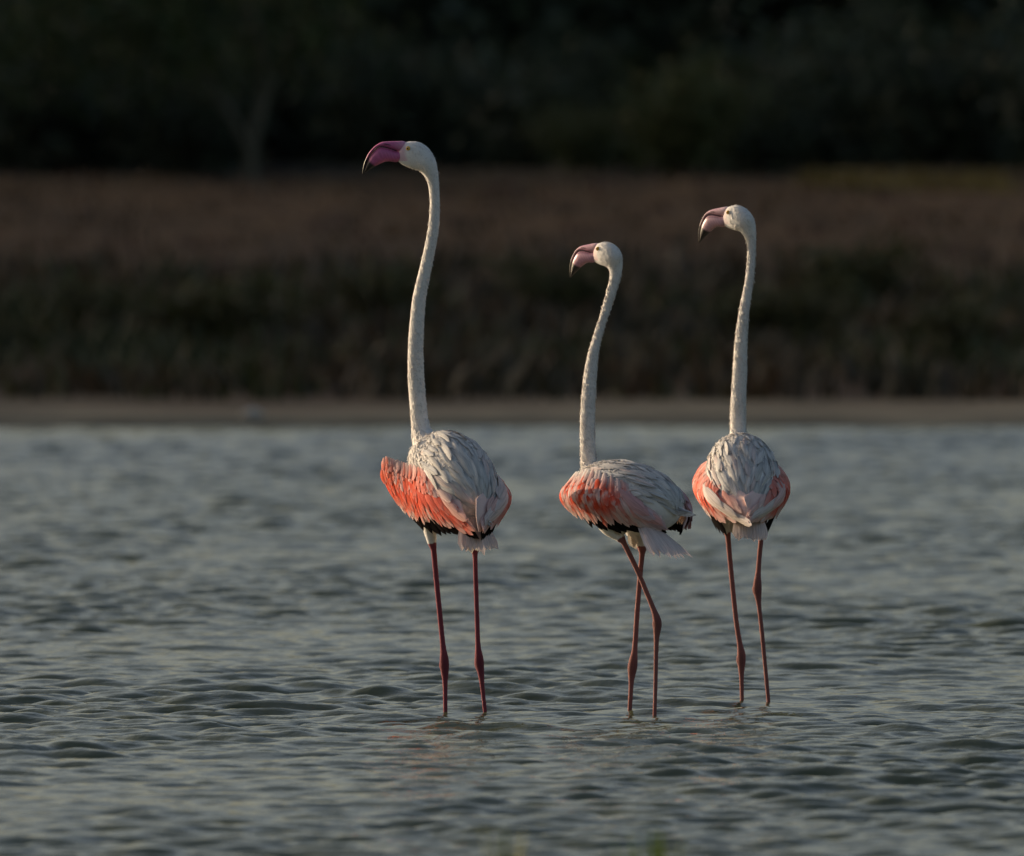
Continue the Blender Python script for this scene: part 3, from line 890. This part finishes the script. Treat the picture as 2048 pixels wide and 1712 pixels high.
    for i in range(nt_):
        a = (i / (nt_ - 1) - .5) * 2
        fan = a * cfg.get("tail_fan", .42)
        d = tdn * math.cos(fan) + sd_ * math.sin(fan)
        b0 = tb + sd_ * a * .026 + nn * (.010 - .016 * a * a)
        ll = tl * (1.0 - .12 * abs(a)) * rnd.uniform(.93, 1.05)
        def St(u, v, b0=b0, d=d): return b0 + d * u + np.cross(nn, d) * v - nn * (u * u * .8)
        p = St(0, 0); N = np.cross(St(e, 0) - p, St(0, e) - p); sgt = 1 if np.dot(N, nn) > 0 else -1
        b = (PALE * .45 + WHITE * .55) * rnd.uniform(.9, 1.0)
        feather(St, sgt, -.03, 0, ll + .03, 0, .028, 0, .003 * rnd.random(), lambda t, o, b=b: b, body, "tail_feather", point=.7)
    # under-tail and flank feathers hanging over the thighs
    for (x, y, d, x2, y2) in cfg.get("flank", []):
        b0 = L(x, y, d); dv_ = L(x2, y2, d) - b0
        for k in range(5):
            o = Rt * rnd.uniform(-.02, .02) + F * rnd.uniform(-.02, .02)
            def Sf(u, v, b0=b0 + o, dv_=dv_): return b0 + dv_ * u + np.cross(F, dv_ / np.linalg.norm(dv_)) * v
            p = Sf(0, 0); N = np.cross(Sf(e, 0) - p, Sf(0, e) - p); sgf = 1 if np.dot(N, -F) > 0 else -1
            feather(Sf, sgf, 0, 0, rnd.uniform(.85, 1.1), 0, .024, 0, .002, lambda t, o: CREAM * 1.0, body, "flank_feather", point=.6)
    return E

WING30 = [[(.078, .125, .062), (.122, .130, .008), (.100, .090, -.075)],
          [(.098, .045, .048), (.136, .035, -.025), (.100, .005, -.100)],
          [(.078, -.085, .012), (.108, -.105, -.050), (.078, -.105, -.115)],
          [(-.006, -.205, -.045), (.004, -.222, -.085), (-.004, -.222, -.120)]]
DEEP = np.array([.84, .075, .030])
BANDS = [(-.1, PALE), (.06, ROSE * .5 + PALE * .5), (.22, ROSE * .55 + CORAL * .45), (.38, CORAL), (.60, DEEP), (.78, CORAL), (.92, ROSE * .6 + CORAL * .4), (1.05, PALE)]
BANDS_STRIPED = [(-.1, WHITE), (.06, PALE), (.17, ROSE * .7 + PALE * .3), (.26, CORAL), (.33, DEEP), (.40, CORAL), (.48, PALE), (.53, ROSE), (.60, DEEP), (.74, CORAL), (.86, ROSE * .6 + PALE * .4), (1.05, PALE)]
BANDS_PALE = [(-.1, PALE), (.1, ROSE * .6 + PALE * .4), (.35, ROSE), (.5, CORAL), (.66, CORAL * .7 + DEEP * .3), (.78, ROSE), (.9, PALE), (1.05, PALE * .6 + WHITE * .4)]

# tallest bird -------------------------------------------------------------
d0 = .115
flamingo("flamingo", dict(
    seed=1, s=1.39e-3, origin=(930, 1430), pos=(-.131, 40.0),
    label="tallest flamingo with magenta bill and dark crimson legs, its coral wing drooping aside",
    yaw=25, pitch=30, axes=(.102, .178, .105), torso=(913, 955, 0),
    neck=[(895, 950, .03, 62), (865, 915, .075, 53), (855, 893, .105, 33), (845, 872, .12, 23.5), (839.5, 846, .125, 18.5), (835, 803, .125, 17.2), (831.5, 750, .125, 17), (831, 695, .12, 16), (834, 640, .12, 15),
          (838.5, 595, .12, 14), (850, 540, .12, 12.6), (861, 490, .12, 12.2), (867.5, 450, .12, 11.6), (869.5, 412, .12, 11), (868.5, 385, .12, 11), (866, 363, .12, 12.5), (861, 345, .12, 16), (853, 328, .12, 21), (846, 318, .12, 22)],
    head=(840, 310, .12), head_yaw=6, head_pitch=0, head_size=1.0,
    bill_col=(.50, .115, .27), bill_skin=np.array([.66, .36, .46]), leg_col=(.21, .043, .060),
    legs=[dict(pts=[(868, 1010, 0, 26), (860, 1048, 0, 16), (863, 1078, 0, 10.5), (866.5, 1094, 0, 7.5), (868, 1104, 0, 5.9), (873, 1160, 0, 5.6), (880, 1230, 0, 5.5), (886, 1290, 0, 5.8), (888.5, 1316, 0, 9), (889, 1330, 0, 9.8), (890, 1347, 0, 7.8), (890.5, 1370, 0, 5.3), (891, 1430, 0, 4.6), (892, 1556, .01, 4.6)],
               bare_from=1097, joint=(889, 1330, 0)),
          dict(pts=[(940, 1010, .06, 30), (945, 1058, .06, 20), (948, 1090, .06, 11), (950, 1106, .06, 7), (950.5, 1116, .06, 5.2), (952, 1170, .06, 5), (954, 1230, .06, 5), (956, 1290, .06, 5.6), (958, 1316, .06, 9), (959, 1328, .06, 9.6), (962, 1348, .06, 7), (965, 1376, .06, 4.9), (971, 1432, .06, 4.3), (984, 1556, .06, 4.5)],
               bare_from=1109, joint=(959, 1328, .06))],
    wing_left=[[(.160, .135, .050), (.158, .128, -.010), (.130, .095, -.082)],
               [(.122, .070, .030), (.130, .035, -.044), (.108, .020, -.118)],
               [(.100, -.030, .004), (.108, -.072, -.064), (.082, -.080, -.132)],
               [(.062, -.150, -.060), (.058, -.180, -.104), (.036, -.200, -.148)]],
    wing_right=[[(.108, .130, .060), (.128, .120, .0), (.098, .085, -.075)],
                [(.120, .050, .035), (.136, .035, -.030), (.100, .005, -.103)],
                [(.086, -.085, .000), (.112, -.115, -.058), (.076, -.118, -.126)],
                [(-.030, -.212, -.052), (-.040, -.232, -.100), (-.032, -.234, -.145)]],
    back_to=.82, bands=BANDS, white_streak=.10, wing_opt=dict(l=dict(pale_from=.93, tertial=(3, .74, .84, .10, .40, .028, .07, PALE)), r=dict(pale_from=.66, tertial=(6, .60, .82, .04, .62, .046, .105, PALE * .45 + WHITE * .55), tertial_angle=.5)), flight_len=.044,
    tail_base=(948, 1035, -.12), tail_tip=(968, 1104, -.17), tail_fan=.34,
    flank=[(925, 1050, -.02, 935, 1088), (945, 1060, -.03, 950, 1104)]))

# shortest bird, mid-step ----------------------------------------------------
WING12 = [[(.080, .140, .062), (.106, .156, .002), (.088, .130, -.052)],
          [(.100, .055, .070), (.134, .050, .0), (.106, .030, -.070)],
          [(.094, -.060, .036), (.120, -.070, -.020), (.086, -.078, -.082)],
          [(.030, -.195, -.020), (.044, -.212, -.055), (.024, -.214, -.088)]]
flamingo("flamingo", dict(
    seed=2, s=1.39e-3, origin=(1286, 1430), pos=(.364, 40.05),
    label="shortest flamingo in mid-step, crossed pinkish legs and coral wing turned side-on",
    yaw=50, pitch=12, axes=(.100, .176, .094), torso=(1258, 994, 0),
    neck=[(1225, 990, .05, 60), (1198, 968, .09, 44), (1184, 948, .105, 26), (1179, 930, .11, 17.5), (1176.5, 900, .11, 15.8), (1175.5, 850, .11, 15.5), (1178, 790, .11, 14.6), (1182.5, 740, .11, 13.2), (1189, 700, .11, 10.8), (1197, 670, .11, 9.6), (1209.5, 630, .11, 9.4), (1222, 590, .11, 10.6),
          (1229, 565, .11, 11.2), (1232, 548, .11, 12.5), (1231, 530, .11, 16.5), (1226, 516, .11, 19), (1221, 508, .11, 20)],
    head=(1221, 507, .11), head_yaw=36, head_pitch=8, head_size=.90,
    tip_more=5, bill_col=(.50, .25, .32), bill_skin=np.array([.74, .52, .52]), leg_col=(.25, .095, .085),
    legs=[dict(pts=[(1215, 1020, -.03, 32), (1222, 1048, -.03, 27), (1236, 1069, -.038, 15), (1246, 1082, -.045, 7), (1250, 1090, -.045, 5.8), (1273.5, 1138, -.05, 5.3), (1294, 1186, -.055, 5.2), (1307, 1218, -.055, 5.8), (1313.5, 1238, -.055, 8.6), (1315, 1250, -.055, 9), (1314, 1264, -.055, 7.4), (1313, 1285, -.055, 5.2), (1311.7, 1347, -.055, 4.5), (1309.7, 1430, -.055, 4.2), (1309, 1466, -.055, 4.4)],
               bare_from=1085, joint=(1315, 1248, -.055), toe_drop=-.02),
          dict(pts=[(1270, 1020, .03, 30), (1272, 1055, .03, 27), (1283, 1084, .03, 13.5), (1285, 1102, .03, 8.5), (1284.6, 1112, .03, 5.8), (1281, 1150, .03, 5.5), (1275, 1226, .03, 5.4), (1270.5, 1296, .03, 5.8), (1267.5, 1322, .03, 9), (1265.5, 1338, .03, 9.8), (1264, 1354, .03, 7.4), (1263, 1372, .03, 5.3), (1260, 1428, .03, 4.8), (1254, 1556, .03, 4.8)],
               bare_from=1105, joint=(1266, 1337, .03))],
    wing_left=WING12[:3] + [[(.035, -.150, -.028), (.050, -.162, -.060), (.030, -.162, -.090)]],
    wing_right=[[(.080, .120, .062), (.110, .120, .002), (.088, .100, -.052)],
                [(.098, .030, .070), (.138, .005, .002), (.108, -.010, -.070)],
                [(.092, -.085, .038), (.132, -.108, -.018), (.098, -.112, -.082)],
                [(.030, -.165, -.020), (.045, -.182, -.055), (.026, -.182, -.092)]],
    back_to=.76, bands=BANDS_STRIPED,
    white_streak=.24, wing_opt=dict(l=dict(pale_from=.64, tertial=(5, .64, .82, .15, .60, .034, .075, np.array([.70, .50, .52]))), r=dict(pale_from=.80, tertial=(4, .70, .85, .1, .6, .030, .07, np.array([.66, .40, .42])))), flight_len=.032,
    tail_base=(1296, 1050, -.10), tail_tip=(1362, 1110, -.19), tail_fan=.36,
    flank=[(1230, 1045, -.03, 1240, 1070), (1276, 1060, .02, 1283, 1098)]))

# bird seen squarely from behind --------------------------------------------
flamingo("flamingo", dict(
    seed=3, s=1.418e-3, origin=(1510, 1408), pos=(.690, 40.8),
    label="round-backed flamingo seen squarely from behind, pale pink bill and one raised heel joint",
    yaw=3, pitch=30, axes=(.104, .178, .100), torso=(1484, 956, 0),
    neck=[(1483, 950, .05, 60), (1480, 915, .10, 42), (1478, 892, .125, 26), (1477, 868, .135, 17.5), (1477, 830, .135, 16.4), (1477.5, 800, .13, 15.9), (1480.5, 740, .13, 14.9), (1483, 680, .125, 13.2), (1489, 620, .12, 10.9), (1497.5, 570, .12, 9.5), (1502, 530, .12, 9.2), (1503.3, 500, .12, 9.4),
          (1502.5, 480, .12, 11), (1499, 464, .12, 15), (1493, 448, .12, 19.5), (1486, 438, .12, 21)],
    head=(1482, 433, .12), head_yaw=34, head_pitch=9, head_size=.935,
    tip_more=5, bill_col=(.52, .30, .35), bill_skin=np.array([.74, .58, .58]), leg_col=(.25, .092, .082),
    legs=[dict(pts=[(1458, 1000, -.01, 28), (1450, 1040, -.02, 15), (1453, 1060, -.02, 9), (1455, 1072, -.02, 6), (1457, 1095, -.02, 5.4), (1461, 1138, -.02, 5.2), (1471, 1236, -.02, 5.2), (1478.5, 1285, -.02, 5.8), (1481.5, 1305, -.02, 8.6), (1482, 1319, -.02, 9), (1482, 1335, -.02, 7), (1482.3, 1354, -.02, 5), (1483.4, 1408, -.02, 4.2), (1485, 1532, -.02, 4.4)],
               bare_from=1074, joint=(1482, 1318, -.02)),
          dict(pts=[(1515, 1000, 0, 28), (1523, 1035, 0, 13), (1524, 1050, 0, 7.5), (1523, 1065, 0, 5.6), (1519, 1101, -.01, 5.1), (1515.6, 1142, -.02, 5.6), (1514, 1164, -.025, 8.4), (1514, 1178, -.025, 8.9), (1515.4, 1194, -.025, 6.8), (1517.5, 1214, -.025, 4.8), (1524, 1273, -.025, 4.5), (1536.5, 1405, -.02, 4.2), (1540, 1438, -.02, 4.4)],
               bare_from=1052, joint=(1514, 1177, -.025), toe_drop=-.02)],
    wing_left=WING30, wing_right=WING30,
    bands=BANDS_PALE, white_streak=.18, wing_opt=dict(l=dict(pale_from=.74, tertial=(4, .58, .80, .30, .66, .032, .110, PALE * .3 + WHITE * .7), tertial_angle=.5), r=dict(pale_from=.74, tertial=(4, .58, .80, .30, .66, .032, .105, PALE * .3 + WHITE * .7), tertial_angle=.5)), n_flight=13, flight_len=.062, flight_span=(.16, .50), back_to=.74,
    tail_base=(1497, 1025, -.12), tail_tip=(1499, 1080, -.17), tail_fan=.20,
    flank=[(1455, 1030, -.02, 1454, 1066)]))
